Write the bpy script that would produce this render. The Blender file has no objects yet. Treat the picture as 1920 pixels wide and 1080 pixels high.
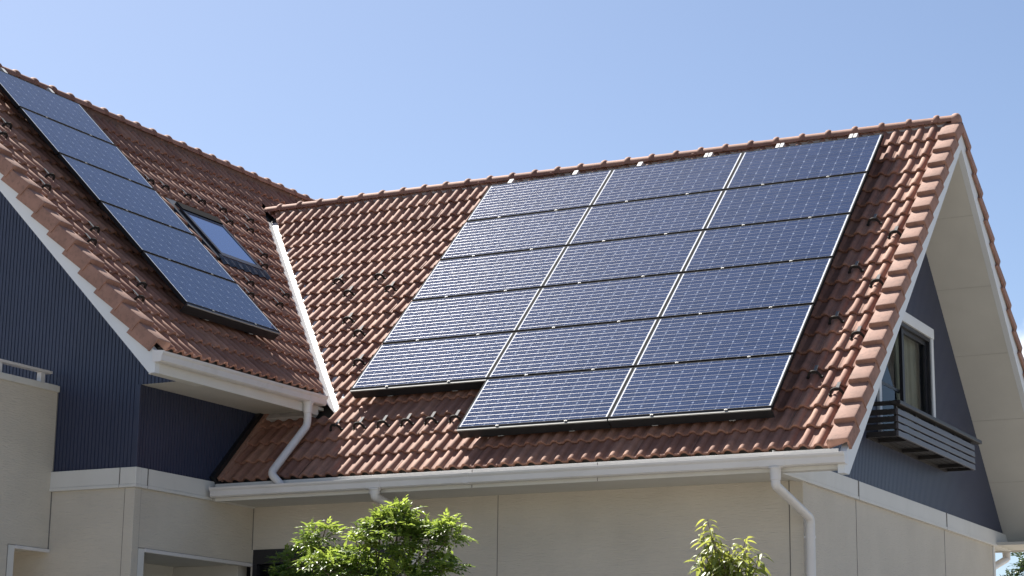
import bpy, bmesh, math, random
from mathutils import Vector, Matrix
from math import sin, cos, pi, sqrt, radians

rng = random.Random(7)
scene = bpy.context.scene
col = scene.collection
G = 7.9                      # height of the house datum (panel-array corner) above the ground
S2 = sqrt(0.5)

# ------------------------------------------------------------------ camera
cam_d = bpy.data.cameras.new("camera"); cam = bpy.data.objects.new("camera", cam_d)
col.objects.link(cam); scene.camera = cam
yaw, pit, roll = -0.4927, 0.2219, 0.0134
fwd = Vector((sin(yaw)*cos(pit), cos(yaw)*cos(pit), sin(pit)))
rt = Vector((cos(yaw), -sin(yaw), 0)); up = rt.cross(fwd)
rt2 = rt*cos(roll) + up*sin(roll); up2 = up*cos(roll) - rt*sin(roll)
cam.matrix_world = Matrix(((rt2.x, up2.x, -fwd.x, 11.0028), (rt2.y, up2.y, -fwd.y, -19.9256),
                           (rt2.z, up2.z, -fwd.z, -6.3805+G), (0, 0, 0, 1)))
cam_d.sensor_width = 36; cam_d.lens = 36*3742.2/1920
cam_d.clip_start = 0.1; cam_d.clip_end = 30000
scene.render.resolution_x = 1024; scene.render.resolution_y = 576

# ------------------------------------------------------------------ sun, sky, exposure
SUN = Vector((-0.532, 0.292, 0.795)).normalized()
EXPOSURE = 1.58
SKY = 0.0500
SUNPOWER = 5.0
scene.view_settings.view_transform = 'Standard'
scene.view_settings.look = 'None'
scene.view_settings.exposure = EXPOSURE
scene.view_settings.gamma = 1
world = bpy.data.worlds.new("World"); scene.world = world; world.use_nodes = True
wn = world.node_tree; wn.nodes.clear()
def wnode(t, **k):
    n = wn.nodes.new(t)
    for a, b in k.items(): setattr(n, a, b)
    return n
wout = wnode('ShaderNodeOutputWorld'); bg = wnode('ShaderNodeBackground')
sky = wnode('ShaderNodeTexSky', sky_type='NISHITA', sun_disc=False)
sky.sun_elevation = math.asin(SUN.z); sky.sun_rotation = math.atan2(SUN.x, SUN.y)
sky.altitude = 300; sky.air_density = .8; sky.dust_density = 1.15; sky.ozone_density = 1.7
# cloud: a soft cumulus low in the sky to the right, and a thin bank near the horizon
tc = wnode('ShaderNodeTexCoord')
ns = wnode('ShaderNodeTexNoise'); ns.inputs['Scale'].default_value = 55; ns.inputs['Detail'].default_value = 7
wn.links.new(tc.outputs['Generated'], ns.inputs['Vector'])
def cdir(px, py):
    d = fwd*3742.2 + rt2*(px-960) - up2*(py-540); return d.normalized()
def cloud(c, inner, outer, wob):
    dt = wnode('ShaderNodeVectorMath', operation='DISTANCE')
    wn.links.new(tc.outputs['Generated'], dt.inputs[0]); dt.inputs[1].default_value = c
    sb = wnode('ShaderNodeMath', operation='MULTIPLY_ADD'); sb.inputs[1].default_value = wob; 
    wn.links.new(ns.outputs['Fac'], sb.inputs[0]); wn.links.new(dt.outputs['Value'], sb.inputs[2])
    mr = wnode('ShaderNodeMapRange', interpolation_type='SMOOTHSTEP')
    mr.inputs['From Min'].default_value = inner + wob*.5; mr.inputs['From Max'].default_value = outer + wob*.5
    mr.inputs['To Min'].default_value = 1; mr.inputs['To Max'].default_value = 0
    wn.links.new(sb.outputs[0], mr.inputs['Value']); return mr.outputs[0]
c1 = cloud(cdir(1968, 705), .011, .029, .030)
c2 = cloud(cdir(1925, 1018), .002, .009, .012)
mx = wnode('ShaderNodeMath', operation='MAXIMUM'); wn.links.new(c1, mx.inputs[0]); wn.links.new(c2, mx.inputs[1])
mixc = wnode('ShaderNodeMix', data_type='RGBA'); wn.links.new(mx.outputs[0], mixc.inputs['Factor'])
wn.links.new(sky.outputs[0], mixc.inputs['A']); mixc.inputs['B'].default_value = (9.3, 9.6, 10.2, 1)
wn.links.new(mixc.outputs['Result'], bg.inputs['Color']); bg.inputs['Strength'].default_value = SKY
wn.links.new(bg.outputs[0], wout.inputs[0])
sl = bpy.data.lights.new("sun", 'SUN'); sl.energy = SUNPOWER; sl.angle = radians(.5); sl.color = (1, .95, .87)
so = bpy.data.objects.new("sun", sl); col.objects.link(so)
so.rotation_euler = SUN.to_track_quat('Z', 'Y').to_euler(); so.location = (-20, 15, 40)

# ------------------------------------------------------------------ materials
def mat(name, base, rough=.6, metal=0, noise=0, nscale=6, bump=0, bscale=40, bstretch=(1, 1, 1), dirt=None, dirtamt=.0, dirtscale=(1, 1, 1), spec=.5, bdist=.01):
    m = bpy.data.materials.new(name); m.use_nodes = True
    nt = m.node_tree; b = nt.nodes['Principled BSDF']
    b.inputs['Base Color'].default_value = (*base, 1); b.inputs['Roughness'].default_value = rough
    b.inputs['Metallic'].default_value = metal; b.inputs['Specular IOR Level'].default_value = spec
    t = nt.nodes.new('ShaderNodeTexCoord'); cur = None
    if noise:
        n = nt.nodes.new('ShaderNodeTexNoise'); n.inputs['Scale'].default_value = nscale; n.inputs['Detail'].default_value = 6
        nt.links.new(t.outputs['Object'], n.inputs['Vector'])
        mr = nt.nodes.new('ShaderNodeMapRange'); mr.inputs['From Min'].default_value = .3; mr.inputs['From Max'].default_value = .7
        mr.inputs['To Min'].default_value = 1-noise; mr.inputs['To Max'].default_value = 1+noise
        nt.links.new(n.outputs['Fac'], mr.inputs['Value'])
        mm = nt.nodes.new('ShaderNodeMix'); mm.data_type = 'RGBA'; mm.blend_type = 'MULTIPLY'; mm.inputs['Factor'].default_value = 1
        mm.inputs['A'].default_value = (*base, 1); nt.links.new(mr.outputs[0], mm.inputs['B']); cur = mm.outputs['Result']
    if dirtamt:
        mp = nt.nodes.new('ShaderNodeMapping'); mp.inputs['Scale'].default_value = dirtscale
        nt.links.new(t.outputs['Object'], mp.inputs['Vector'])
        n2 = nt.nodes.new('ShaderNodeTexNoise'); n2.inputs['Scale'].default_value = 1; n2.inputs['Detail'].default_value = 8; n2.inputs['Roughness'].default_value = .65
        nt.links.new(mp.outputs[0], n2.inputs['Vector'])
        r2 = nt.nodes.new('ShaderNodeMapRange'); r2.inputs['From Min'].default_value = .5; r2.inputs['From Max'].default_value = .78; r2.inputs['To Max'].default_value = dirtamt
        nt.links.new(n2.outputs['Fac'], r2.inputs['Value'])
        m2 = nt.nodes.new('ShaderNodeMix'); m2.data_type = 'RGBA'; nt.links.new(r2.outputs[0], m2.inputs['Factor'])
        if cur: nt.links.new(cur, m2.inputs['A'])
        else: m2.inputs['A'].default_value = (*base, 1)
        m2.inputs['B'].default_value = (*dirt, 1); cur = m2.outputs['Result']
    if cur: nt.links.new(cur, b.inputs['Base Color'])
    if bump:
        mp = nt.nodes.new('ShaderNodeMapping'); mp.inputs['Scale'].default_value = bstretch
        nt.links.new(t.outputs['Object'], mp.inputs['Vector'])
        n3 = nt.nodes.new('ShaderNodeTexNoise'); n3.inputs['Scale'].default_value = bscale; n3.inputs['Detail'].default_value = 4
        nt.links.new(mp.outputs[0], n3.inputs['Vector'])
        bp = nt.nodes.new('ShaderNodeBump'); bp.inputs['Strength'].default_value = bump; bp.inputs['Distance'].default_value = bdist
        nt.links.new(n3.outputs['Fac'], bp.inputs['Height']); nt.links.new(bp.outputs[0], b.inputs['Normal'])
    return m

def tile_mat(name, base, per_tile=True):
    m = bpy.data.materials.new(name); m.use_nodes = True; nt = m.node_tree; b = nt.nodes['Principled BSDF']
    L = nt.links.new; N = nt.nodes.new
    b.inputs['Roughness'].default_value = .76; b.inputs['Specular IOR Level'].default_value = .20
    t = N('ShaderNodeTexCoord'); uv = N('ShaderNodeUVMap')
    fl = N('ShaderNodeVectorMath'); fl.operation = 'FLOOR'; L(uv.outputs[0], fl.inputs[0])
    w = N('ShaderNodeTexWhiteNoise'); w.noise_dimensions = '3D'; L(fl.outputs[0], w.inputs['Vector'])
    cr = N('ShaderNodeValToRGB'); e = cr.color_ramp.elements
    e[0].color = (base[0]*.80, base[1]*.74, base[2]*.74, 1); e[1].color = (base[0]*1.18, base[1]*1.2, base[2]*1.16, 1)
    md = cr.color_ramp.elements.new(.55); md.color = (*base, 1)
    L(w.outputs['Value'], cr.inputs['Fac'])
    n = N('ShaderNodeTexNoise'); n.inputs['Scale'].default_value = 9; n.inputs['Detail'].default_value = 8; n.inputs['Roughness'].default_value = .7
    L(t.outputs['Object'], n.inputs['Vector'])
    mr = N('ShaderNodeMapRange'); mr.inputs['From Min'].default_value = .3; mr.inputs['From Max'].default_value = .7; mr.inputs['To Min'].default_value = .78; mr.inputs['To Max'].default_value = 1.18
    L(n.outputs['Fac'], mr.inputs['Value'])
    mm = N('ShaderNodeMix'); mm.data_type = 'RGBA'; mm.blend_type = 'MULTIPLY'; mm.inputs['Factor'].default_value = 1
    L(cr.outputs[0], mm.inputs['A']); L(mr.outputs[0], mm.inputs['B'])
    # weathered dark specks
    n2 = N('ShaderNodeTexNoise'); n2.inputs['Scale'].default_value = 70; n2.inputs['Detail'].default_value = 3
    L(t.outputs['Object'], n2.inputs['Vector'])
    r2 = N('ShaderNodeMapRange'); r2.inputs['From Min'].default_value = .66; r2.inputs['From Max'].default_value = .75; r2.inputs['To Max'].default_value = .55
    L(n2.outputs['Fac'], r2.inputs['Value'])
    m2 = N('ShaderNodeMix'); m2.data_type = 'RGBA'; L(r2.outputs[0], m2.inputs['Factor']); L(mm.outputs['Result'], m2.inputs['A']); m2.inputs['B'].default_value = (.07, .05, .045, 1)
    L(m2.outputs['Result'], b.inputs['Base Color'])
    bp = N('ShaderNodeBump'); bp.inputs['Strength'].default_value = .25; bp.inputs['Distance'].default_value = .004
    n3 = N('ShaderNodeTexNoise'); n3.inputs['Scale'].default_value = 120; L(t.outputs['Object'], n3.inputs['Vector'])
    L(n3.outputs['Fac'], bp.inputs['Height']); L(bp.outputs[0], b.inputs['Normal'])
    return m

M = {}
TB = (.265, .140, .102)
M['tile'] = tile_mat('clay_tile', TB)
M['tile_plain'] = mat('clay_trim_tile', (.295, .165, .124), .78, noise=.16, nscale=7, bump=.2, bscale=90, dirt=(.09, .06, .05), dirtamt=.6, dirtscale=(22, 22, 22), spec=.35)
M['mortar'] = mat('ridge_mortar', (.36, .33, .32), .85, noise=.15, nscale=12)
M['shademortar'] = mat('shade_dark_ridge_mortar', (.13, .08, .065), .9, noise=.2, nscale=14)  # mortar coloured dark to read as the shadow gap below the ridge tiles
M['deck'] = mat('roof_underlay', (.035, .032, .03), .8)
M['stucco'] = mat('cream_cement_siding', (.525, .48, .41), .8, noise=.06, nscale=1.6, bump=.7, bscale=1, bstretch=(13, 13, 78), dirt=(.36, .34, .29), dirtamt=.13, dirtscale=(2.6, 2.6, .4), bdist=.013)
M['trim'] = mat('painted_trim_board', (.60, .59, .56), .55, noise=.03, nscale=3, dirt=(.42, .40, .35), dirtamt=.3, dirtscale=(3, 3, .8))
M['soffit'] = mat('soffit_board', (.56, .545, .50), .75, noise=.04, nscale=3, bump=.12, bscale=60)
M['board'] = mat('white_bargeboard', (.63, .65, .67), .5, noise=.03, nscale=2)
M['navy'] = mat('navy_ribbed_steel', (.027, .035, .070), .42, noise=.08, nscale=2.5, spec=.5)
M['gutter'] = mat('white_vinyl_gutter', (.62, .60, .59), .3, noise=.03, nscale=4, dirt=(.40, .38, .34), dirtamt=.35, dirtscale=(1.8, 6, 6))
M['joint'] = mat('sealant_joint', (.16, .15, .14), .8)
M['softjoint'] = mat('soffit_seam', (.49, .475, .435), .8)
M['flash'] = mat('galvanised_flashing', (.5, .5, .5), .55, metal=.1, noise=.06, nscale=9, dirt=(.45, .46, .47), dirtamt=.5, dirtscale=(9, 9, 9))
M['dark'] = mat('black_metal', (.013, .0135, .015), .42, noise=.1, nscale=8)
M['frame'] = mat('anodised_dark_frame', (.010, .010, .012), .8, spec=.03)  # dark anodised frame, with the row gaps' deep shade put into its black
M['sideframe'] = mat('grey_side_frame', (.018, .019, .021), .8, spec=.04)
M['alu'] = mat('bright_aluminium', (.26, .26, .25), .6)
M['guard'] = mat('bronze_snow_guard', (.028, .025, .024), .75, spec=.1)
M['strap'] = mat('grey_strap', (.13, .13, .135), .7, spec=.08)
M['white'] = mat('white_bracket', (.42, .42, .42), .7)
M['winframe'] = mat('black_window_frame', (.015, .015, .019), .4)
M['curtain'] = mat('curtain_cloth', (.34, .33, .27), .9, noise=.1, nscale=4)
M['room'] = mat('room_interior', (.06, .06, .065), .9)
M['slat'] = mat('grey_brown_slat', (.080, .077, .09), .42, noise=.08, nscale=6)
M['slatdark'] = mat('dark_rail', (.020, .018, .019), .5)
M['leadflash'] = mat('dark_lead_flashing', (.035, .042, .055), .5, noise=.2, nscale=14)
M['bark'] = mat('bark', (.13, .10, .075), .9, noise=.3, nscale=20, bump=.5, bscale=40)
M['ground'] = mat('garden_ground', (.22, .205, .18), .95, noise=.25, nscale=.8, bump=.4, bscale=8)

def glass_mat(name, tint, alpha):
    m = bpy.data.materials.new(name); m.use_nodes = True; nt = m.node_tree; nt.nodes.clear(); N = nt.nodes.new; L = nt.links.new
    o = N('ShaderNodeOutputMaterial'); mx = N('ShaderNodeMixShader'); tr = N('ShaderNodeBsdfTransparent'); gl = N('ShaderNodeBsdfGlossy'); fr = N('ShaderNodeFresnel')
    tr.inputs[0].default_value = (*tint, 1); gl.inputs['Roughness'].default_value = .01; fr.inputs['IOR'].default_value = 1.32
    L(fr.outputs[0], mx.inputs[0]); L(tr.outputs[0], mx.inputs[1]); L(gl.outputs[0], mx.inputs[2]); L(mx.outputs[0], o.inputs[0]); return m
M['pane'] = glass_mat('window_glass', (.75, .8, .8), 1)
M['skyglass'] = mat('roof_window_glass', (.04, .09, .24), .02, spec=1.0)

def pv_mat(name, bus):
    """solar laminate: 12 x 6 cells with clipped corners, two busbars a cell, white backsheet margin"""
    m = bpy.data.materials.new(name); m.use_nodes = True; nt = m.node_tree; b = nt.nodes['Principled BSDF']; N = nt.nodes.new; L = nt.links.new
    uv = N('ShaderNodeUVMap'); sp = N('ShaderNodeSeparateXYZ'); L(uv.outputs[0], sp.inputs[0])
    def ma(op, a, b_=None, c=None):
        n = N('ShaderNodeMath'); n.operation = op
        for i, v in enumerate((a, b_, c)):
            if v is None: continue
            if isinstance(v, (int, float)): n.inputs[i].default_value = v
            else: L(v, n.inputs[i])
        return n.outputs[0]
    U, V = sp.outputs[0], sp.outputs[1]                    # in cells: 0..12, 0..6
    fu = ma('ABSOLUTE', ma('SUBTRACT', ma('FRACT', U), .5)); fv = ma('ABSOLUTE', ma('SUBTRACT', ma('FRACT', V), .5))
    gap = ma('MAXIMUM', ma('GREATER_THAN', fu, .4925), ma('GREATER_THAN', fv, .495))
    cor = ma('GREATER_THAN', ma('ADD', fu, fv), .896)
    out = ma('MAXIMUM', ma('MAXIMUM', ma('LESS_THAN', U, 0), ma('GREATER_THAN', U, 12)), ma('MAXIMUM', ma('LESS_THAN', V, 0), ma('GREATER_THAN', V, 6)))
    white = ma('MAXIMUM', ma('MAXIMUM', gap, cor), out)
    busm = ma('LESS_THAN', ma('ABSOLUTE', ma('SUBTRACT', fv, .24)), .0062)
    busm = ma('MULTIPLY', busm, ma('SUBTRACT', 1, out))
    wn_ = N('ShaderNodeTexWhiteNoise'); fl = N('ShaderNodeVectorMath'); fl.operation = 'FLOOR'; L(uv.outputs[0], fl.inputs[0])
    oi = N('ShaderNodeObjectInfo'); ad = N('ShaderNodeVectorMath'); ad.operation = 'ADD'; L(fl.outputs[0], ad.inputs[0]); L(oi.outputs['Random'], ad.inputs[1])
    L(ad.outputs[0], wn_.inputs['Vector'])
    cell = N('ShaderNodeMix'); cell.data_type = 'RGBA'; cell.inputs['A'].default_value = (.012, .029, .080, 1); cell.inputs['B'].default_value = (.016, .035, .094, 1); L(wn_.outputs['Value'], cell.inputs['Factor'])
    c2 = N('ShaderNodeMix'); c2.data_type = 'RGBA'; L(white, c2.inputs['Factor']); L(cell.outputs['Result'], c2.inputs['A'])
    cb = N('ShaderNodeMix'); cb.data_type = 'RGBA'; L(out, cb.inputs['Factor']); cb.inputs['A'].default_value = (.19, .23, .32, 1); cb.inputs['B'].default_value = (.62, .64, .68, 1); L(cb.outputs['Result'], c2.inputs['B'])
    c3 = N('ShaderNodeMix'); c3.data_type = 'RGBA'; L(busm, c3.inputs['Factor']); L(c2.outputs['Result'], c3.inputs['A']); c3.inputs['B'].default_value = (bus, bus, bus*1.03, 1)
    L(c3.outputs['Result'], b.inputs['Base Color'])
    L(ma('MULTIPLY', busm, .7), b.inputs['Metallic'])
    L(ma('MULTIPLY_ADD', busm, -.14, .5), b.inputs['Roughness'])
    b.inputs['Specular IOR Level'].default_value = 0
    b.inputs['Coat Weight'].default_value = 1; b.inputs['Coat Roughness'].default_value = .045; b.inputs['Coat IOR'].default_value = 1.35
    # faint dust film on the glass
    t = N('ShaderNodeTexCoord'); n = N('ShaderNodeTexNoise'); n.inputs['Scale'].default_value = 3; n.inputs['Detail'].default_value = 6; L(t.outputs['Object'], n.inputs['Vector'])
    mr = N('ShaderNodeMapRange'); mr.inputs['To Min'].default_value = .012; mr.inputs['To Max'].default_value = .03; L(n.outputs['Fac'], mr.inputs['Value']); L(mr.outputs[0], b.inputs['Coat Roughness'])
    return m
M['pv'] = pv_mat('solar_laminate', .10)

def leaf_mat(name, c1, c2, trans=.35, rough=.35):
    m = bpy.data.materials.new(name); m.use_nodes = True; nt = m.node_tree; b = nt.nodes['Principled BSDF']; N = nt.nodes.new; L = nt.links.new
    at = N('ShaderNodeUVMap'); sp = N('ShaderNodeSeparateXYZ'); L(at.outputs[0], sp.inputs[0])
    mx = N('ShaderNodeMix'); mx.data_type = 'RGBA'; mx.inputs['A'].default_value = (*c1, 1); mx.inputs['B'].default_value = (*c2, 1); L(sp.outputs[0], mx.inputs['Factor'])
    L(mx.outputs['Result'], b.inputs['Base Color']); b.inputs['Roughness'].default_value = rough
    tr = N('ShaderNodeBsdfTranslucent'); hs = N('ShaderNodeHueSaturation'); hs.inputs['Hue'].default_value = .485; hs.inputs['Saturation'].default_value = 1.0; hs.inputs['Value'].default_value = 1.7
    L(mx.outputs['Result'], hs.inputs['Color']); L(hs.outputs[0], tr.inputs[0])
    ms = N('ShaderNodeMixShader'); ms.inputs[0].default_value = trans; L(b.outputs[0], ms.inputs[1]); L(tr.outputs[0], ms.inputs[2])
    L(ms.outputs[0], nt.nodes['Material Output'].inputs[0]); return m
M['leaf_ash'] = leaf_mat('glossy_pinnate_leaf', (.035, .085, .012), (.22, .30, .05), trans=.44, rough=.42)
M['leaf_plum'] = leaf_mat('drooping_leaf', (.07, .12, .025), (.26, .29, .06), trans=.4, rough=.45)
M['leaf_shaded'] = leaf_mat('shaded_leaf', (.018, .04, .012), (.05, .085, .02), trans=.2)  # shade and backlight on the far tree put into its leaf colour

# ------------------------------------------------------------------ helpers
def tag(o, label=None, cat=None, group=None, kind=None):
    if label: o['label'] = label
    if cat: o['category'] = cat
    if group: o['group'] = group
    if kind: o['kind'] = kind
    return o
def empty(name, loc=(0, 0, 0), parent=None):
    o = bpy.data.objects.new(name, None); o.empty_display_size = .2; col.objects.link(o)
    o.location = loc
    if parent: o.parent = parent
    return o

class MB:
    """collects geometry (house-datum coordinates) and links it as ONE mesh object"""
    def __init__(s): s.bm = bmesh.new(); s.uv = s.bm.loops.layers.uv.new('UVMap')
    def v(s, p): return s.bm.verts.new(p)
    def face(s, vs, uv=None):
        try: f = s.bm.faces.new(vs)
        except ValueError: return None
        if uv is not None:
            for l, c in zip(f.loops, uv): l[s.uv].uv = c
        return f
    def quad(s, *ps, uv=None): return s.face([s.v(p) for p in ps], uv)
    def hexa(s, p, bevel=0):
        b = bmesh.new(); V = [b.verts.new(q) for q in p]
        for i in ((0, 3, 2, 1), (4, 5, 6, 7), (0, 1, 5, 4), (1, 2, 6, 5), (2, 3, 7, 6), (3, 0, 4, 7)): b.faces.new([V[j] for j in i])
        bmesh.ops.recalc_face_normals(b, faces=b.faces)
        if bevel: bmesh.ops.bevel(b, geom=list(b.edges), offset=bevel, segments=2, affect='EDGES', profile=.5)
        s.merge(b)
    def merge(s, b):
        mp = {}
        for v in b.verts: mp[v] = s.bm.verts.new(v.co)
        for f in b.faces:
            try: s.bm.faces.new([mp[v] for v in f.verts])
            except ValueError: pass
        b.free()
    def box(s, x0, x1, y0, y1, z0, z1, bevel=0):
        s.hexa([(x0, y0, z0), (x1, y0, z0), (x1, y1, z0), (x0, y1, z0), (x0, y0, z1), (x1, y0, z1), (x1, y1, z1), (x0, y1, z1)], bevel)
    def fbox(s, F, a0, a1, b0, b1, c0, c1, bevel=0):
        s.hexa([F(a0, b0, c0), F(a1, b0, c0), F(a1, b1, c0), F(a0, b1, c0), F(a0, b0, c1), F(a1, b0, c1), F(a1, b1, c1), F(a0, b1, c1)], bevel)
    def prism(s, prof, fn, t0, t1):
        """closed profile [(a,b)], fn(a,b,t)->point, capped"""
        n = len(prof); A = [s.v(fn(a, b, t0)) for a, b in prof]; B = [s.v(fn(a, b, t1)) for a, b in prof]
        for i in range(n): s.face([A[i], A[(i+1) % n], B[(i+1) % n], B[i]])
        s.face(A[::-1]); s.face(B)
    def tube(s, pts, r, seg=14, caps=True):
        pts = [Vector(p) for p in pts]; rings = []; n = len(pts)
        rr = r if isinstance(r, (list, tuple)) else [r]*n
        pu = None
        for i, p in enumerate(pts):
            d = ((pts[min(i+1, n-1)]-p).normalized() + (p-pts[max(i-1, 0)]).normalized())
            d = d.normalized() if d.length > 1e-6 else Vector((0, 0, 1))
            if pu is None: pu = d.orthogonal().normalized()
            pu = (pu - d*pu.dot(d)).normalized(); q = d.cross(pu)
            rings.append([s.v(p + (pu*cos(2*pi*k/seg) + q*sin(2*pi*k/seg))*rr[i]) for k in range(seg)])
        for a, b in zip(rings, rings[1:]):
            for k in range(seg): s.face([a[k], a[(k+1) % seg], b[(k+1) % seg], b[k]])
        if caps: s.face(rings[0][::-1]); s.face(rings[-1])
    def build(s, name, m, parent=None, smooth=None, origin=None, recalc=True, local=False):
        if recalc: bmesh.ops.recalc_face_normals(s.bm, faces=s.bm.faces)
        o0 = Vector(origin) if origin else Vector((0, 0, 0))
        if not local:
            for v in s.bm.verts: v.co = v.co + Vector((0, 0, G)) - o0
        me = bpy.data.meshes.new(name); s.bm.to_mesh(me); s.bm.free()
        me.materials.append(m)
        if smooth is not None:
            me.polygons.foreach_set('use_smooth', [True]*len(me.polygons)); me.set_sharp_from_angle(angle=radians(smooth))
        o = bpy.data.objects.new(name, me); col.objects.link(o)
        if parent: o.parent = parent
        return o

def boxes(name, m, parent, lst, bevel=0):
    for b in lst:
        mb = MB(); mb.box(*b, bevel); mb.build(name, m, parent)

def bendpath(pts, rad=.05, n=5):
    pts = [Vector(p) for p in pts]; out = [pts[0]]
    for a, b, c in zip(pts, pts[1:], pts[2:]):
        r1 = min(rad, (b-a).length*.45, (c-b).length*.45); p = b + (a-b).normalized()*r1; q = b + (c-b).normalized()*r1
        for i in range(n+1):
            t = i/n; out.append(p*(1-t)**2 + b*2*t*(1-t) + q*t*t)
    return out + [pts[-1]]

# ------------------------------------------------------------------ roof frames: (along ridge, down slope, outwards) -> point
YA, ZA = .33, .33-.14*sqrt(2)            # front wing: ridge line at y = YA, crest plane z = y - .198
XL = -3.94; ZL = -XL - 3.256             # cross wing: ridge line at x = XL, crest plane z = -x - 3.256
def FR(u, s, n): return Vector((u, YA - s*S2 - n*S2, ZA - s*S2 + n*S2))
def FB(u, s, n): return Vector((u, YA + s*S2 + n*S2, ZA - s*S2 + n*S2))
def FL(u, s, n): return Vector((XL + s*S2 + n*S2, u, ZL - s*S2 + n*S2))
def FK(u, s, n): return Vector((XL - s*S2 - n*S2, u, ZL - s*S2 + n*S2))
VAL = -3.058                              # valley: x + y = VAL
PITCH, RW = .295, .1395
RS_E, LS_E = 5.66, 5.03                   # slope length to the tile tips

def tile_field(F, u0, u1, roll0, s_e, s_top, cuts=(), hole=None, name='roof_tiles', parent=None):
    mb = MB(); tw = 2*RW
    k0 = math.floor((u0-roll0+RW*.5)/tw); SN = 15
    ncourse = int((s_e - s_top)/PITCH)+1
    ks = [i/SN for i in range(2*SN+1)]
    def prof(t):                          # t in rolls, crest at integers
        d = t - round(t)
        # half-round roll, shallow pan between
        x = min(1, abs(d)/.265)
        return -.031 + .031*max(0, 1 - x*x)**.55 - .003*max(0, abs(d)-.265)/.235
    for c in range(ncourse):
        sb0 = s_e - c*PITCH
        k = k0
        while roll0 - RW*.5 + k*tw < u1:
            ub = roll0 - RW*.5 + k*tw
            if hole and hole[0] < ub+RW < hole[1] and hole[2] < sb0-PITCH*.5 < hole[3]: k += 1; continue
            dn = rng.uniform(-.0025, .0025); ds = rng.uniform(-.005, .005); tl = rng.uniform(-.002, .002)
            sb = sb0 + ds; st = max(sb0 - PITCH - .02, s_top - .03)
            rows = []
            for (sv, nv, sc) in ((sb-.010, -.034, 1.), (sb, -.016, 1.), (sb-.004, -.003, 1.), (sb-.016, 0, 1.), ((sb+st)/2, -.017, 1.), (st, -.036, .97)):
                r = []
                for q in ks:
                    u = ub + q*RW
                    if u < u0-.001: u = u0
                    if u > u1+.001: u = u1
                    r.append(mb.v(F(u, sv, prof((u-roll0)/RW)*sc + nv + dn + tl*(q-1) + max(0, .062*(1-sv/.75)))))
                rows.append(r)
            uvp = (k+.5, c+.5)
            for a, b in zip(rows, rows[1:]):
                for i in range(len(ks)-1):
                    mb.face([a[i], a[i+1], b[i+1], b[i]], [uvp]*4)
            k += 1
    bmesh.ops.dissolve_degenerate(mb.bm, dist=1e-5, edges=mb.bm.edges)
    for co, no in cuts:
        bmesh.ops.bisect_plane(mb.bm, geom=list(mb.bm.verts)+list(mb.bm.edges)+list(mb.bm.faces), plane_co=co, plane_no=no, clear_outer=True)
    for co, no in cuts:
        co, no = Vector(co), Vector(no)
        if abs(no.z) > .5: continue
        ed = [e for e in mb.bm.edges if e.is_boundary and all(abs((v.co-co).dot(no)) < 1e-4 for v in e.verts)]
        r = bmesh.ops.extrude_edge_only(mb.bm, edges=ed)
        for v in r['geom']:
            if isinstance(v, bmesh.types.BMVert): v.co += Vector((0, 0, -.035)) - no*.004
    return mb

def finish_tiles(mbs, name, parent):
    base = mbs[0]
    for m in mbs[1:]:
        me = bpy.data.meshes.new('tmp'); m.bm.to_mesh(me); m.bm.free(); base.bm.from_mesh(me); bpy.data.meshes.remove(me)
    base.uv = base.bm.loops.layers.uv.active
    return base.build(name, M['tile'], parent, smooth=38, recalc=False)

# ------------------------------------------------------------------ ground
g = MB(); 
g.quad((-6000, -6000, -G), (6000, -6000, -G), (6000, 6000, -G), (-6000, 6000, -G))
tag(g.build('ground', M['ground'], recalc=False), kind='structure')

# ------------------------------------------------------------------ the house
house = empty('house', (0, 0, 0))
tag(house, 'cream and navy house with two steep red tiled gable roofs meeting in a valley', 'house')

# --- front wing roof (ridge along x)
deck = MB()
deck.fbox(FR, -3.3, 4.86, .05, 5.42, -.20, -.095); deck.fbox(FB, -3.3, 4.86, .05, 5.42, -.20, -.095)
roofR = deck.build('gable_roof', M['deck'], house)
dg = 1/sqrt(2)
tA = tile_field(FR, -1.075, -.17, 5.27, RS_E, 4.66)
tD = tile_field(FR, -.17, 5.40, 5.27, RS_E, 4.46)
tB = tile_field(FR, -3.6, 5.40, 5.27, RS_E-PITCH*4, -.01, cuts=[((VAL+.055, 0, 0), (-dg, -dg, 0))])
# under the cross wing's eave the front slope runs on to the wall
tC = tile_field(FB, -3.0, 5.40, 5.27, RS_E, .10, cuts=[((VAL+.075-2*YA, 0, 0), (-dg, dg, 0))])
finish_tiles([tA, tD, tB, tC], 'roof_tiles', roofR)

def ridge(Fpt, a0, a1, first, parent, cap_hi=True):
    """half-round ridge tiles with collars; Fpt(t, ang, r) -> point"""
    mb = MB(); p = .304; seg = 12; t = first; prev = a0; cuts = []
    while t < a1: cuts.append(t); t += p
    bounds = [a0] + cuts + [a1]
    for i, (b0, b1) in enumerate(zip(bounds, bounds[1:])):
        prof = [(b0, .079), (b1, .074)] if i else [(b0, .075), (b1, .075)]
        rings = []
        for (tt, r) in prof: rings.append([mb.v(Fpt(tt, -.05 + (pi+.1)*k/seg, r)) for k in range(seg+1)])
        for a, b in zip(rings, rings[1:]):
            for k in range(seg): mb.face([a[k], a[k+1], b[k+1], b[k]], [(i+.5, 77.5)]*4)
        if i:
            rr = [(b0-.012, .077), (b0-.010, .092), (b0+.012, .098), (b0+.034, .094), (b0+.046, .077)]
            rings = [[mb.v(Fpt(tt, -.05 + (pi+.1)*k/seg, r)) for k in range(seg+1)] for tt, r in rr]
            for a, b in zip(rings, rings[1:]):
                for k in range(seg): mb.face([a[k], a[k+1], b[k+1], b[k]], [(i+.5, 77.5)]*4)
    return mb
RZ = ZA - .012
mb = ridge(lambda t, a, r: Vector((t, YA + r*cos(a), RZ + r*sin(a)*1.05)), -3.44, 5.50, 5.2825-.304*28, roofR)
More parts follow.
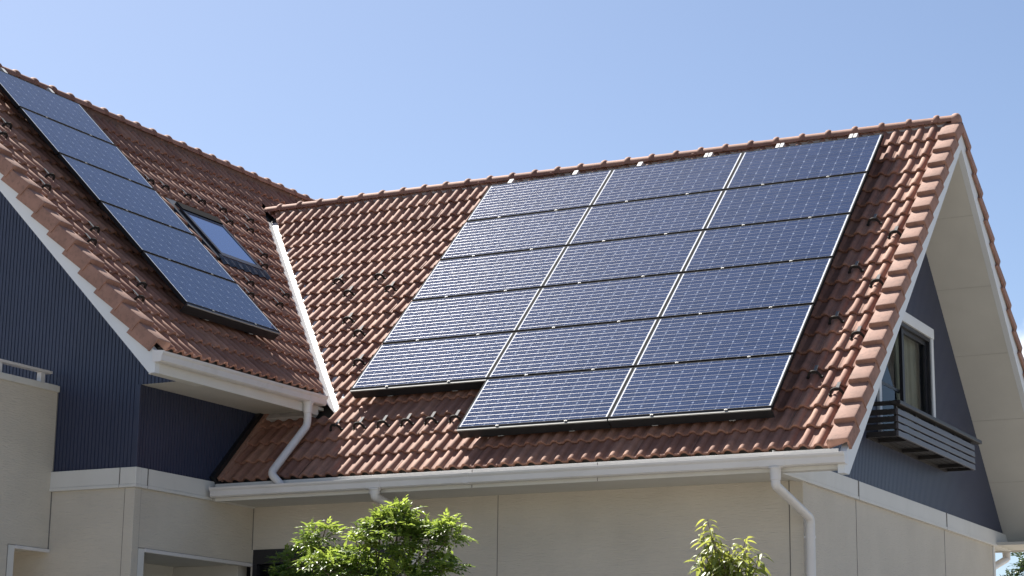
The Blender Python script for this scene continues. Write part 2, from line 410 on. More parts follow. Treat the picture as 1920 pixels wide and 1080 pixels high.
mb.build('ridge_tiles', M['tile'], roofR, smooth=50)
# rounded cap closing the ridge at the gable
mb = MB(); seg = 14; rings = []
for (dx, r, dz) in ((5.47, .082, 0), (5.50, .088, 0), (5.53, .088, -.003), (5.548, .078, -.012), (5.552, .04, -.03)):
    rings.append([mb.v((dx, YA + r*cos(-.9+(pi+1.8)*k/seg)*1.02, RZ + dz + r*sin(-.9+(pi+1.8)*k/seg)*1.1 - (.02 if False else 0))) for k in range(seg+1)])
for a, b in zip(rings, rings[1:]):
    for k in range(seg): mb.face([a[k], a[k+1], b[k+1], b[k]])
mb.face(rings[-1])
mb.build('ridge_end_tile', M['tile_plain'], roofR, smooth=50)
mb = MB(); mb.box(-3.2, 5.40, YA-.045, YA+.045, ZA-.12, RZ+.01)
mb.build('ridge_mortar', M['mortar'], roofR)

def verge(F, u_in, u_out, s_e, s_top, name, parent, drop=.098, dn=.042):
    """box-shaped verge tiles, one a course, each tilted over the next"""
    mb = MB(); c = 0; d = 1 if u_out > u_in else -1
    while True:
        sb = s_e + .012 - c*PITCH; st = sb - PITCH - .035
        if sb - PITCH*.6 < s_top: break
        if st < s_top - .1: st = s_top-.1
        j = rng.uniform(-.003, .003)
        b = bmesh.new()
        # L-shaped section: top plate and side plate
        prof = [(u_in, -.012), (u_in+d*.012, .012), (u_out-d*.024, .020), (u_out-d*.008, .015), (u_out, -.004), (u_out+d*.002, -drop), (u_out-d*.022, -drop), (u_out-d*.022, -.02), (u_in, -.085)]
        A = [b.verts.new(F(a, sb, n+j+.006+dn)) for a, n in prof]; A2 = [b.verts.new(F(a, sb-.012, n+j+.010+dn)) for a, n in prof]
        B = [b.verts.new(F(a - d*.010, st, n+j-.046+dn)) for a, n in prof]
        m = len(prof)
        for P, Q in ((A, A2), (A2, B)):
            for i in range(m): b.faces.new([P[i], P[(i+1) % m], Q[(i+1) % m], Q[i]])
        b.faces.new(A[::-1]); b.faces.new(B)
        bmesh.ops.recalc_face_normals(b, faces=b.faces)
        mb.merge(b); c += 1
    return mb.build(name, M['tile_plain'], parent, smooth=42)
verge(FR, 5.375, 5.580, RS_E+.03, .10, 'verge_tiles', roofR)
verge(FB, 5.375, 5.580, RS_E, .10, 'verge_tiles', roofR)

# bargeboards: from .12 to .31 below the crest plane, measured straight down
VB0, VB1 = .06, .315
def bargeboard(P, ra, za, d, t0, t1, tf, zf, parent):
    """P(t, a, z): t across the board, a along the gable; foot cut plumb at tf and level at zf"""
    mb = MB(); top = lambda a: za - abs(a-ra) - VB0; low = lambda a: za - abs(a-ra) - VB1
    al = ra + d*(za - VB1 - zf)
    prof = [(ra, top(ra)), (tf, top(tf)), (tf, zf), (al, zf), (ra, low(ra))]
    mb.prism(prof, lambda a, z, t: P(t, a, z), t0, t1); return mb.build('bargeboard', M['board'], parent)
PX_ = lambda t, a, z: Vector((t, a, z)); PY_ = lambda t, a, z: Vector((a, t, z))
bargeboard(PX_, YA, ZA, -1, 5.485, 5.545, -3.76, -4.15, roofR)
bargeboard(PX_, YA, ZA, 1, 5.485, 5.545, 2*YA+3.76, -4.15, roofR)

# sloped soffits under the gable overhang, with thin joints
def rake_soffit(F, u0, u1, s1, parent, joints):
    mb = MB(); n1 = -.315*S2
    mb.fbox(F, u0, u1, -n1, s1, n1, n1+.12)
    o = mb.build('soffit', M['soffit'], parent)
    for s in joints:
        mj = MB(); mj.fbox(F, u0, u1, s, s+.006, n1-.0025, n1-.0005); mj.build('soffit_joint', M['softjoint'], o)
rake_soffit(FR, 4.80, 5.484, 5.3, roofR, (1.2, 2.1, 3.0, 3.9, 4.8))
rake_soffit(FB, 4.80, 5.484, 5.62, roofR, (1.05, 1.97, 2.88, 3.80, 4.71))

# --- cross wing roof (ridge along y)
deck = MB(); deck.fbox(FL, -4.95, 6.0, .05, 4.70, -.20, -.095); deck.fbox(FK, -4.95, 6.0, .05, 4.70, -.20, -.095)
deck.fbox(FL, -5.60, -4.95, .05, 4.95, -.13, -.095)
roofL = deck.build('gable_roof', M['deck'], house)
SKY_Y0, SKY_Y1, SKY_S0, SKY_S1 = -2.42, -1.63, 1.67, 2.65
hole = (SKY_Y0-.02, SKY_Y1+.02, SKY_S0-.02, SKY_S1+.05)
cutv = ((VAL-.125, 0, 0), (dg, dg, 0))
l1 = tile_field(FL, -5.50, .42, -4.92, LS_E, -.01, cuts=[cutv], hole=hole)
l2 = tile_field(FL, .42, 6.0, -4.92, LS_E-PITCH*13, -.01)
l3 = tile_field(FK, -5.50, 6.0, -4.92, LS_E, .10)
finish_tiles([l1, l2, l3], 'roof_tiles', roofL)
LZ = ZL + .036
mb = ridge(lambda t, a, r: Vector((XL + r*cos(a), -t, LZ + r*sin(a)*1.05)), -6.0, 5.62, -5.85, roofL)
mb.build('ridge_tiles', M['tile'], roofL, smooth=50)
mb = MB(); mb.box(XL-.045, XL+.045, -5.5, 6, ZL-.12, LZ+.01); mb.build('ridge_mortar', M['shademortar'], roofL)
verge(FL, -5.485, -5.700, LS_E+.045, .10, 'verge_tiles', roofL, drop=.13)
verge(FK, -5.485, -5.700, LS_E, .10, 'verge_tiles', roofL)
bargeboard(PY_, XL, ZL, 1, -5.670, -5.605, -.335, -3.170, roofL)
bargeboard(PY_, XL, ZL, -1, -5.670, -5.605, 2*XL+.315, -3.195, roofL)
rake_soffit(FL, -5.604, -4.85, 4.75, roofL, (1.2, 2.1, 3.0, 3.9))
rake_soffit(FK, -5.604, -4.85, 4.75, roofL, (1.2, 2.1, 3.0, 3.9))

# --- valley flashing between the two roofs
vd = Vector((1, -1, -1)).normalized()
mb = MB()
def vpt(y, dz=0): return Vector((VAL - y, y, y - .198 - .055*sqrt(2) + dz))
for (y0, y1) in ((-2.88, -2.66), (-2.66, -1.9), (-1.9, -.7), (-.7, .22)):
    a, b = vpt(y0), vpt(y1)
    lift = .002 if y0 > -1 else (.001 if y0 > -2.5 else 0)
    for side in ((1, 0, 0), (0, -1, -1)):
        pass
    # right flange lies on the front wing's plane, left flange on the cross wing's plane
    R = Vector((.17, 0, 0)); Lf = Vector((0, -.22, 0))
    o = Vector((0, 0, lift))
    c = Vector((0, 0, .0))
    k = .08 if y0 < -2.8 else 1.
    mb.quad(a+o, a+R*k+o, b+R+o, b+o); mb.quad(a+o, b+o, b+Lf+o, a+Lf*k+o)
vf = mb.build('valley_flashing', M['flash'], house)
# --- snow guards (hooked straps with an arched plate over a tile roll), part of the roof
def guard_mesh():
    mb = MB(); seg = 14; th = .006
    ring = []
    for y in (-th, th):
        o = []; i = []
        for k in range(seg+1):
            a = pi*k/seg; o.append((.068*cos(a), y, -.03 + .074*sin(a)))
            rin = .050; i.append((rin*cos(a), y, -.036 + (.052 + .004*cos(6*a))*sin(a)))
        ring.append(([mb.v(p) for p in o], [mb.v(p) for p in i]))
    (o0, i0), (o1, i1) = ring
    for k in range(seg):
        mb.face([o0[k], o0[k+1], i0[k+1], i0[k]]); mb.face([o1[k], i1[k], i1[k+1], o1[k+1]])
        mb.face([o0[k], o1[k], o1[k+1], o0[k+1]]); mb.face([i0[k], i0[k+1], i1[k+1], i1[k]])
    mb.face([o0[0], i0[0], i1[0], o1[0]]); mb.face([o0[-1], o1[-1], i1[-1], i0[-1]])
    for p in ((.067, -.03), (-.067, -.03)):
        mb.box(p[0]-.012, p[0]+.012, -.008, .012, p[1]-.012, p[1]+.006)
    o = mb.build('snow_guard', M['guard'], None, smooth=40, local=True)
    ms = MB(); ms.box(-.017, .017, .0, .135, .004, .009, .002);
    return o, ms.build('strap', M['strap'], None, local=True)
def frame_matrix(F, u, s, n):
    p = F(u, s, n); x = (F(u+1, s, n)-p); y = (F(u, s-1, n)-p); z = (F(u, s, n+1)-p)
    if x.cross(y).dot(z) < 0: x = -x
    return Matrix(((x.x, y.x, z.x, p.x), (x.y, y.y, z.y, p.y), (x.z, y.z, z.z, p.z+G), (0, 0, 0, 1)))
gproto, gstrap = guard_mesh(); used = False
def snow_guard(F, u, s, parent, roll0, s_e):
    global used
    u = roll0 + round((u-roll0)/RW)*RW
    c = round((s_e - (s-.11))/PITCH); sc = s_e - c*PITCH + .115
    if not used: o = gproto; st = gstrap; used = True
    else:
        o = gproto.copy(); col.objects.link(o); st = gstrap.copy(); col.objects.link(st)
    o.parent = None; mw = frame_matrix(F, u, sc, -.008)
    o.matrix_world = mw; o.parent = parent; o.matrix_parent_inverse = Matrix.Identity(4)
    # depth is thing > part > sub-part, so the strap hangs from the roof beside its plate
    st.parent = parent; st.matrix_world = mw
for u, s in ((4.988, 1.984), (5.27, 2.285), (4.988, 2.85), (5.27, 3.162), (4.988, 3.749), (5.27, 4.05), (4.988, 4.637), (5.27, 4.94), (-1.43, 1.979), (-.861, 1.988), (-1.143, 2.274), (-.588, 2.29),
             (-.884, 2.887), (-.612, 3.137), (-.34, 3.808), (-.033, 4.92), (.245, 4.92), (.528, 4.92), (.80, 4.92), (1.08, 4.92), (1.36, 4.92)):
    snow_guard(FR, u, s, roofR, 5.27, RS_E)
for u, s in ((-4.92, 1.32), (-5.20, 1.61), (-4.92, 2.2), (-5.20, 2.51), (-4.92, 3.12), (-5.20, 3.42), (-4.92, 4.0), (-5.20, 4.3), (-2.201, 1.33), (-1.904, 1.32), (-1.633, 1.32), (-1.088, 1.32), (-1.356, 1.61),
             (-.554, 1.33), (-.821, 1.61), (-1.097, 2.22), (-1.403, 2.5), (-2.226, 3.12), (-2.483, 3.41), (-1.637, 3.12), (-1.921, 3.41), (-2.60, 1.45)):
    snow_guard(FL, u, s, roofL, -4.92, LS_E)

# --- roof window on the cross wing
mb = MB(); fw = .055; y0, y1, s0, s1 = SKY_Y0, SKY_Y1, SKY_S0, SKY_S1
mb.fbox(FL, y0, y0+fw, s0, s1, -.06, .016, .004); mb.fbox(FL, y1-fw, y1, s0, s1, -.06, .016, .004)
mb.fbox(FL, y0+fw, y1-fw, s1-.08, s1, -.06, .015, .004); mb.fbox(FL, y0+fw, y1-fw, s0+.12, s0+.18, -.06, .015, .004)
skl = mb.build('roof_window', M['winframe'], house)
mb = MB(); mb.fbox(FL, y0+.01, y1-.01, s0-.01, s0+.13, .0, .026, .006); mb.build('head_cover', M['frame'], skl)
mb = MB(); mb.fbox(FL, y0+fw, y1-fw, s0+.18, s1-.08, .002, .010); mb.build('glass', M['skyglass'], skl)
mb = MB(); n = 30; a = []; b = []
for i in range(n+1):
    u = y0-.06 + (y1-y0+.12)*i/n; ph = (u+4.92)/RW*2*pi
    a.append(mb.v(FL(u, s1-.02, .012))); b.append(mb.v(FL(u, s1+.13, -.014 + .012*cos(ph))))
for i in range(n): mb.face([a[i], a[i+1], b[i+1], b[i]])
mb.fbox(FL, y0-.08, y0+.003, s0-.05, s1+.02, -.06, -.012); mb.fbox(FL, y1-.003, y1+.08, s0-.05, s1+.02, -.06, -.012)
mb.fbox(FL, y0-.08, y1+.08, s0-.10, s0+.003, -.06, -.014)
mb.build('apron_flashing', M['leadflash'], skl)

# --- walls -----------------------------------------------------------------
XW, YWL = -1.12, -4.89        # cross wing: side wall (faces +x), gable wall (faces -y)
YWF, XWG = -2.95, 4.87        # front wing: eave wall (faces -y), gable wall (faces +x)
YWB = 2*YA - YWF
SOF_R, SOF_L = -4.083, -3.10
def ribbed(P, t0, t1, zb, zt, holes=(), pitch=.0445):
    """vertical ribbed cladding; P(t, n, z) -> point"""
    mb = MB(); n = int((t1-t0)/pitch); pr = []
    for i in range(n+1):
        t = t0 + i*pitch
        for dt, dn in ((0, 0), (.0335, 0), (.0355, -.007), (.0425, -.007), (.0443, 0)):
            if t+dt <= t1: pr.append((t+dt, dn))
    pr.append((t1, 0))
    for (ta, na), (tb, nb) in zip(pr, pr[1:]):
        spans = [(0, 1)]
        za, zb_, zta, ztb = zb(ta), zb(tb), zt(ta), zt(tb)
        cuts = [(za, zta, zb_, ztb)]
        for (h0, h1, hz0, hz1) in holes:
            if ta >= h0-.02 and tb <= h1+.02:
                cuts = [(za, hz0, zb_, hz0), (hz1, zta, hz1, ztb)]
        for (a0, a1, b0, b1) in cuts:
            if a1 <= a0+1e-4 and b1 <= b0+1e-4: continue
            mb.quad(P(ta, na, a0), P(tb, nb, b0), P(tb, nb, max(b1, b0)), P(ta, na, max(a1, a0)))
    return mb
rs = lambda y: YA and (ZA - abs(y-YA) - .31)
WIN = (-.63, 1.217, -3.38, -2.034)
mb = ribbed(lambda t, n, z: (XWG+n, t, z), YWF-.70, YWB+.70, lambda t: -3.915, rs, holes=[WIN])
mb.build('ribbed_siding', M['navy'], house)
rl = lambda x: ZL - abs(x-XL) - .31
mb = ribbed(lambda t, n, z: (t, YWL-n, z), -7.5, XW, lambda t: -3.90, rl)
mb2 = ribbed(lambda t, n, z: (t, YWL-n, z), XW+.0005, -.375, lambda t: SOF_L-.001, rl)
me = bpy.data.meshes.new('t'); mb2.bm.to_mesh(me); mb2.bm.free(); mb.bm.from_mesh(me); bpy.data.meshes.remove(me)
mb.build('ribbed_siding', M['navy'], house)
mb = ribbed(lambda t, n, z: (XW+n, t, z), YWL, -2.3, lambda t: -3.90, lambda t: SOF_L+.05)
mb.build('ribbed_siding', M['navy'], house)
mb = MB(); mb.box(XW-.02, XW+.012, YWL-.012, YWL+.025, -3.90, SOF_L+.001, .003); mb.build('corner_trim', M['navy'], house)

# belt courses
def belt(name, fn):
    mb = MB(); fn(mb); return mb.build(name, M['trim'], house)
def b1(mb):
    mb.box(XWG-.05, XWG+.030, YWF-.66, YWB+.66, -4.066, -3.915, .004); mb.box(XWG-.05, XWG+.038, YWF-.66, YWB+.66, -4.098, -4.067, .004)
bR = belt('belt_course', b1)
def b2(mb):
    mb.box(-5.2, XW+.03, YWL-.03, YWL+.05, -4.062, -3.90, .004); mb.box(-5.2, XW+.038, YWL-.038, YWL+.05, -4.093, -4.063, .004)
    mb.box(XW-.05, XW+.0295, YWL+.0505, -2.96, -4.062, -3.90, .004); mb.box(XW-.05, XW+.0375, YWL+.0505, -2.96, -4.093, -4.063, .004)
bL = belt('belt_course', b2)
boxes('belt_joint', M['joint'], bR, [(XWG+.030, XWG+.0385, y, y+.006, -4.098, -3.916) for y in (-1.456, 1.539)])
boxes('belt_joint', M['joint'], bL, [(-1.285, -1.280, YWL-.0385, YWL, -4.092, -3.902), (XW, XW+.0385, -4.745, -4.740, -4.092, -3.902)])

# cream walls
mb = MB()
WX0, WX1, WZ0, WZ1 = -1.09, .69, -6.4, -4.52
mb.box(XW, WX0, YWF, YWF+.15, -G, SOF_R+.02); mb.box(WX1, XWG-.001, YWF, YWF+.15, -G, SOF_R+.02)
mb.box(WX0, WX1, YWF, YWF+.15, WZ1, SOF_R+.02); mb.box(WX0, WX1, YWF, YWF+.15, -G, WZ0)
mb.build('cream_wall', M['stucco'], house)
mb = MB(); mb.box(XWG-.15, XWG, YWF+.003, YWB, -G, -4.07); mb.box(-1, XWG-.151, YWB-.15, YWB, -G, -4.07)
mb.build('cream_wall', M['stucco'], house)
OY0, OZ = -4.70, -4.672
mb = MB()
mb.box(-5.2, XW, YWL, YWL+.15, -G, -4.07)
mb.box(XW-.15, XW, YWL+.151, YWF, OZ, -4.07); mb.box(XW-.15, XW-.0005, YWL+.151, OY0, -G, OZ-.001)
mb.build('cream_wall', M['stucco'], house)
mb = MB(); mb.box(-2.2, -2.1, OY0-.1, YWF+.3, -G, OZ+.05); mb.box(-2.0995, XW-.151, OY0-.1, YWF+.3, OZ+.002, OZ+.05); mb.box(-2.1, XW-.15, YWF-.02, YWF+.14, -G, OZ)
mb.build('porch_recess', M['soffit'], house)
mb = MB(); mb.box(XW-.02, XW+.022, OY0-.004, YWF+.03, OZ-.022, OZ+.012, .003); mb.build('drip_edge', M['gutter'], house)
mb = MB(); mb.box(XW-.005, XW+.008, OY0-.095, OY0-.003, -G, OZ+.006, .002); mb.build('jamb_trim', M['trim'], house)
mb = MB(); mb.box(-6.95, -6.8, YWL+.151, 6, -G, -2.9); mb.box(-6.8, XW, 5.85, 6, -G, -2.9); mb.box(-1.15, -1.0, YWB-.15, 5.849, -G, -2.9); mb.build('cream_wall', M['stucco'], house)
# corner boards
mb = MB()
mb.box(-1.225, XW+.012, YWL-.012, YWL+.02, -G, -4.094, .003); mb.box(XW-.02, XW+.012, YWL+.0205, YWL+.085, -G, -4.094, .003)
mb.build('corner_board', M['stucco'], house)
mb = MB(); mb.box(4.755, XWG+.012, YWF-.012, YWF+.02, -G, SOF_R-.001, .003); mb.box(XWG-.02, XWG+.012, YWF+.0205, YWF+.075, -G, -4.0985, .003)
mb.build('corner_board', M['stucco'], house)
mb = MB(); mb.box(XWG-.01, XWG+.010, YWB-.07, YWB+.01, -G, -4.0985, .003); mb.build('corner_board', M['trim'], house)
# sealant lines
boxes('sealant_line', M['joint'], house, [(1.765, 1.771, YWF-.003, YWF+.01, -G, SOF_R), (4.744, 4.752, YWF-.004, YWF+.01, -G, SOF_R), (XWG-.01, XWG+.004, YWF+.078, YWF+.086, -G, -4.099)]
    + [(XWG-.01, XWG+.003, y, y+.006, -G, -4.099) for y in (-1.456, 1.539)]
    + [(-1.236, -1.228, YWL-.004, YWL+.01, -G, -4.094), (XW-.01, XW+.004, YWL+.088, YWL+.096, -G, -4.094), (XW-.01, XW+.003, OY0-.103, OY0-.098, -G, OZ+.009),
       (XW-.01, XW+.003, OY0-.103, YWF, OZ+.0135, OZ+.018), (-1.114, -1.106, YWF-.004, YWF+.01, -4.52, SOF_R)])

# boxed eaves: soffit, fascia
mb = MB(); mb.box(XW+.001, XWG-.001, -3.690, YWF+.02, SOF_R-.0, SOF_R+.03); mb.build('soffit', M['soffit'], house)
mb = MB(); mb.box(XW+.07, 5.478, -3.715, -3.691, -4.105, -3.93, .003); mb.box(XWG-.04, 5.478, -3.690, -3.60, -4.105, -4.06, .002)
fa = mb.build('fascia', M['trim'], house)
boxes('fascia_joint', M['joint'], fa, [(1.9, 1.907, -3.718, -3.70, -4.104, -3.935), (3.2, 3.206, -3.718, -3.70, -4.104, -3.935)])
mb = MB(); mb.box(XWG+.001, XWG+.01, -3.69, YWF, -4.06, -3.91)
mb.build('soffit', M['soffit'], house)
mb = MB(); mb.box(XW, 5.484, YWB+.001, YWB+.75, -4.083, -4.05); mb.build('soffit', M['soffit'], house)
mb = MB(); mb.box(XW, 5.478, YWB+.75, YWB+.78, -4.10, -3.93); mb.build('fascia', M['trim'], house)
mb = MB(); mb.box(XW-.02, -.375, YWL+.012, -2.82, SOF_L, SOF_L+.03); mb.build('soffit', M['soffit'], house)
mb = MB(); mb.box(-.374, -.35, -5.60, -2.96, -3.165, -2.97, .003); mb.box(-.46, -.375, -5.60, YWL-.003, -3.165, -3.12); mb.build('fascia', M['trim'], house)
# dark strips standing in for the shaded gap under the tile tips
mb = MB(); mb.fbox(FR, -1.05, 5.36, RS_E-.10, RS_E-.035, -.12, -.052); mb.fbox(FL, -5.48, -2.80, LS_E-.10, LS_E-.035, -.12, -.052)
mb.build('eave_gap_shade', M['deck'], house)
# small flashing where the front slope dies into the cross wing wall
mb = MB(); mb.fbox(FR, -1.118, -1.062, 4.42, RS_E+.03, -.10, .05); mb.fbox(FR, -1.11, -1.03, RS_E-.03, RS_E+.035, -.14, -.03); mb.build('step_flashing', M['dark'], house)
mb = MB(); mb.fbox(FR, -1.061, -1.01, 4.47, RS_E, -.05, .008, .006); mb.build('edge_tile', M['tile_plain'], house)
mb = MB(); mb.fbox(FR, -1.06, -.42, 4.54, 4.64, -.06, -.010); mb.build('head_mortar', M['mortar'], house)
mb = MB(); mb.fbox(FR, -1.06, -.42, 4.40, 4.555, -.05, .028, .006); mb.build('head_tile', M['tile_plain'], house)

# --- gutters -----------------------------------------------------------------
GP = [(0, .02), (0, -.075), (.012, -.088), (.085, -.088), (.098, -.078), (.104, -.030), (.118, -.012), (.122, .006), (.114, .008), (.108, -.008), (.096, -.028), (.090, -.074), (.080, -.080), (.016, -.080), (.008, -.072), (.008, .02)]
def gutter(fn, t0, t1, joints, parent):
    """fn(a, b, t): a = out from the fascia, b = up"""
    mb = MB(); mb.prism(GP, fn, t0, t1); gu = mb.build('gutter', M['gutter'], parent, smooth=25)
    cap = [(0, .02), (0, -.078), (.012, -.091), (.086, -.091), (.101, -.08), (.107, -.03), (.121, -.012), (.125, .009)]
    for t, d in ((t0, -.008), (t1, .008)):
        mc = MB(); mc.prism(cap, fn, t-.012 if d > 0 else t+d, t+.012 if d < 0 else t+d); mc.build('end_cap', M['gutter'], gu, smooth=25)
    if joints:
        for (j0, j1) in joints:
            mo = [(a*1.0 + (.004 if a > .05 else 0), b + (-.004 if b < -.05 else .002)) for a, b in GP[:9]] + [(.10, -.01), (.01, -.06)]
            ml = MB(); ml.prism(mo, fn, j0, j1); ml.build('joint_sleeve', M['gutter'], gu, smooth=25)
    return gu
gR = gutter(lambda a, b, t: Vector((t, -3.716-a, -3.985+b)), XW+.095, 5.560, [(.80, .95), (1.86, 1.92), (4.80, 5.03)], house)
gL = gutter(lambda a, b, t: Vector((-.349+a, t, -2.985+b)), -5.690, -2.975, [(-3.26, -3.14)], house)
gF = gutter(lambda a, b, t: Vector((t, YWB+.781+a, -3.985+b)), XW, 5.53, [], house)
# thin shadow joints on the sleeves' ends
# --- downpipes
def pipe(pts, r, parent, outlet=None, bracket=None, rad=.055, ol=.11):
    mb = MB(); mb.tube(bendpath(pts, rad), r, 16); o = mb.build('downpipe', M['gutter'], parent, smooth=40)
    if outlet:
        mb = MB(); x, y, z = outlet
        mb.tube([(x, y, z), (x, y, z-.012), (x, y, z-.013), (x, y, z-.04), (x, y, z-ol), (x, y, z-ol-.002)], [.062, .062, .052, r*1.18, r*1.12, r], 16); mb.build('outlet', M['gutter'], o, smooth=30)
    if bracket:
        mb = MB()
        for (bx, by, bz) in bracket:
            mb.tube([(bx, by, bz-.011), (bx, by, bz+.011)], r*1.13, 16); mb.box(bx-.06, bx-.01, by-.012, by+.02, bz-.008, bz+.008)
        mb.build('pipe_bracket', M['gutter'], o, smooth=40)
    return o
zb = -3.985-.088
pipe([(4.93, -3.775, zb-.10), (4.93, -3.775, zb-.155), (4.955, -2.985, zb-.31-.05), (4.955, -2.985, -G)], .041, house, (4.93, -3.775, zb), [(4.955, -2.985, -4.60), (4.955, -2.985, -6.3)])
pipe([(.875, -3.775, zb-.03), (.875, -3.775, zb-.075), (.88, -3.02, zb-.20), (.88, -3.02, -G)], .041, house, (.875, -3.775, zb), [(.88, -3.02, -4.9)], ol=.055)
pipe([(4.80, YWB+.84, zb-.06), (4.80, YWB+.84, zb-.10), (4.76, YWB+.07, zb-.30), (4.76, YWB+.07, -G)], .041, house, (4.80, YWB+.84, zb), None)
zl = -2.985-.088
p0 = Vector((-.305, -3.215, zl))
pipe([p0+Vector((0, 0, -.10)), p0+Vector((0, 0, -.235)), FR(-.345, 5.72, .07), (-.15, -3.772, -4.045)], .040, house, tuple(p0))

# --- gable window, front wing
y0, y1, z0, z1 = WIN
mb = MB(); tw = .10
mb.box(XWG-.05, XWG+.035, y0-.065, y1+.07, z1-.0, z1+.115, .004)
mb.box(XWG-.05, XWG+.028, y0-.065, y0+.012, z0-.02, z1-.0005, .003); mb.box(XWG-.05, XWG+.028, y1-.012, y1+.065, z0-.02, z1-.0005, .003)
wt = mb.build('window', M['board'], house)
mb = MB(); fw = .05; mid = (y0+y1)/2
mb.box(XWG-.08, XWG+.012, y0+.013, y0+.05, z0, z1-.001); mb.box(XWG-.08, XWG+.012, y1-.05, y1-.013, z0, z1-.001)
mb.box(XWG-.08, XWG+.012, y0+.051, y1-.051, z1-.045, z1-.002); mb.box(XWG-.08, XWG+.012, y0+.051, y1-.051, z0, z0+.05)
mb.box(XWG-.055, XWG-.018, mid-.035, mid+.035, z0+.051, z1-.046)
mb.box(XWG-.060, XWG-.025, y1-.10, y1-.051, z0+.051, z1-.046); mb.box(XWG-.06, XWG-.025, mid+.036, y1-.101, z1-.09, z1-.046)
mb.box(XWG-.085, XWG-.061, y0+.051, mid, -2.78, -2.75)
mb.build('sash', M['winframe'], wt)
mb = MB(); mb.quad((XWG-.045, mid+.03, z0), (XWG-.045, y1-.05, z0), (XWG-.045, y1-.05, z1), (XWG-.045, mid+.03, z1)); mb.quad((XWG-.065, y0+.04, z0), (XWG-.065, mid+.03, z0), (XWG-.065, mid+.03, z1), (XWG-.065, y0+.04, z1))
mb.build('glass', M['pane'], wt, recalc=False)
mb = MB(); n = 60; a = []; b = []
for i in range(n+1):
    y = mid+.03 + (y1-.03-mid)*i/n; x = XWG-.14 + .018*sin(i*.9) + .006*sin(i*2.3)
    a.append(mb.v((x, y + .16*(1-i/n)*.9, z0))); b.append(mb.v((x, y, z1)))
for i in range(n): mb.face([a[i], a[i+1], b[i+1], b[i]])
mb.build('curtain', M['curtain'], wt, smooth=60)
mb = MB(); mb.box(XWG-1.2, XWG-.2, y0-.2, y1+.2, z0-.1, z0); mb.box(XWG-1.2, XWG-.09, y0-.2, y1+.2, z1+.02, z1+.1); mb.box(XWG-1.25, XWG-1.2, y0-.2, y1+.2, z0, z1+.02)
mb.box(XWG-1.2, XWG-.09, y0-.25, y0-.2, z0, z1); mb.box(XWG-1.2, XWG-.09, y1+.2, y1+.25, z0, z1)
mb.build('room', M['room'], wt)

# --- flower balcony under the gable window
BX, BY0, BY1, BZ0, BZ1 = 5.20, -1.08, 1.70, -3.45, -3.19
bal = MB(); bal.box(XWG-.01, XWG+.02, BY0, BY1, BZ0, BZ0+.035)
balcony = bal.build('balcony', M['slatdark'], house)
boxes('bracket', M['slatdark'], balcony, [(XWG+.0205, BX-.03, y-.02, y+.02, BZ0, BZ0+.035) for y in (BY0+.35, .06, .61, BY1-.35)])
boxes('baluster', M['slatdark'], balcony, [(BX-.052, BX-.026, y, y+.035, BZ0+.01, BZ1+.05) for y in (BY0+.03, BY1-.06, .29, -.4, 1.0)])
mb = MB(); mb.box(XWG, BX+.03, BY0-.02, BY0+.02, BZ1+.055, BZ1+.095, .004); mb.box(BX-.06, BX+.035, BY0-.03, BY1+.18, BZ1+.0551, BZ1+.096, .005); mb.box(XWG, BX-.061, BY1-.02, BY1+.02, BZ1+.055, BZ1+.095, .004)
mb.build('handrail', M['slatdark'], balcony)
hs = (BZ1+.03-BZ0)/4
for i in range(4):
    zz = BZ0 + i*hs + .006
    mb = MB(); mb.box(BX-.025, BX, BY0, BY1, zz, zz+hs-.017, .003); mb.build('slat', M['slat'], balcony)
    boxes('end_slat', M['slatdark'], balcony, [(XWG+.005, BX-.026, BY0, BY0+.022, zz, zz+hs-.019), (XWG+.005, BX-.026, BY1-.022, BY1, zz, zz+hs-.019)], .003)
for i in range(4):
    x0 = XWG+.015 + i*.074
    mb = MB(); mb.box(x0, x0+.060, BY0+.024, BY1-.024, BZ0+.036, BZ0+.054, .002); mb.build('floor_slat', M['slatdark'], balcony)

# --- dark wide window behind the garden tree (eave wall)
mb = MB()
mb.box(WX0, WX1, YWF-.012, YWF+.10, WZ1-.15, WZ1-.001); mb.box(WX0, WX0+.05, YWF-.012, YWF+.10, WZ0, WZ1-.151); mb.box(WX1-.08, WX1, YWF-.012, YWF+.10, WZ0, WZ1-.151)
for x in (-.22, .40): mb.box(x, x+.055, YWF+.0, YWF+.08, WZ0, WZ1-.151)
mb.box(WX0+.051, WX1-.081, YWF, YWF+.08, WZ0, WZ0+.06)
w2 = mb.build('window', M['winframe'], house)
mb = MB(); mb.quad((WX0, YWF+.05, WZ0), (WX1, YWF+.05, WZ0), (WX1, YWF+.05, WZ1), (WX0, YWF+.05, WZ1)); mb.build('glass', M['pane'], w2, recalc=False)
mb = MB(); mb.box(WX0-.3, WX1+.3, YWF+.9, YWF+.95, WZ0-.2, WZ1+.2); mb.box(WX0-.3, WX1+.3, YWF+.151, YWF+.9, WZ1+.05, WZ1+.1); mb.box(WX0-.3, WX1+.3, YWF+.151, YWF+.9, WZ0-.1, WZ0-.05); mb.box(WX0-.3, WX0-.2, YWF+.151, YWF+.9, WZ0, WZ1); mb.box(WX1+.2, WX1+.3, YWF+.151, YWF+.9, WZ0, WZ1); mb.build('room', M['room'], w2)
mb = MB(); n = 50; a = []; b = []
for i in range(n+1):
    x = -.15 + .72*i/n; y = YWF+.14+.02*sin(i*.8); a.append(mb.v((x, y, WZ0+.05))); b.append(mb.v((x, y, WZ1-.16)))
for i in range(n): mb.face([a[i], a[i+1], b[i+1], b[i]])
mb.build('curtain', M['curtain'], w2, smooth=60)

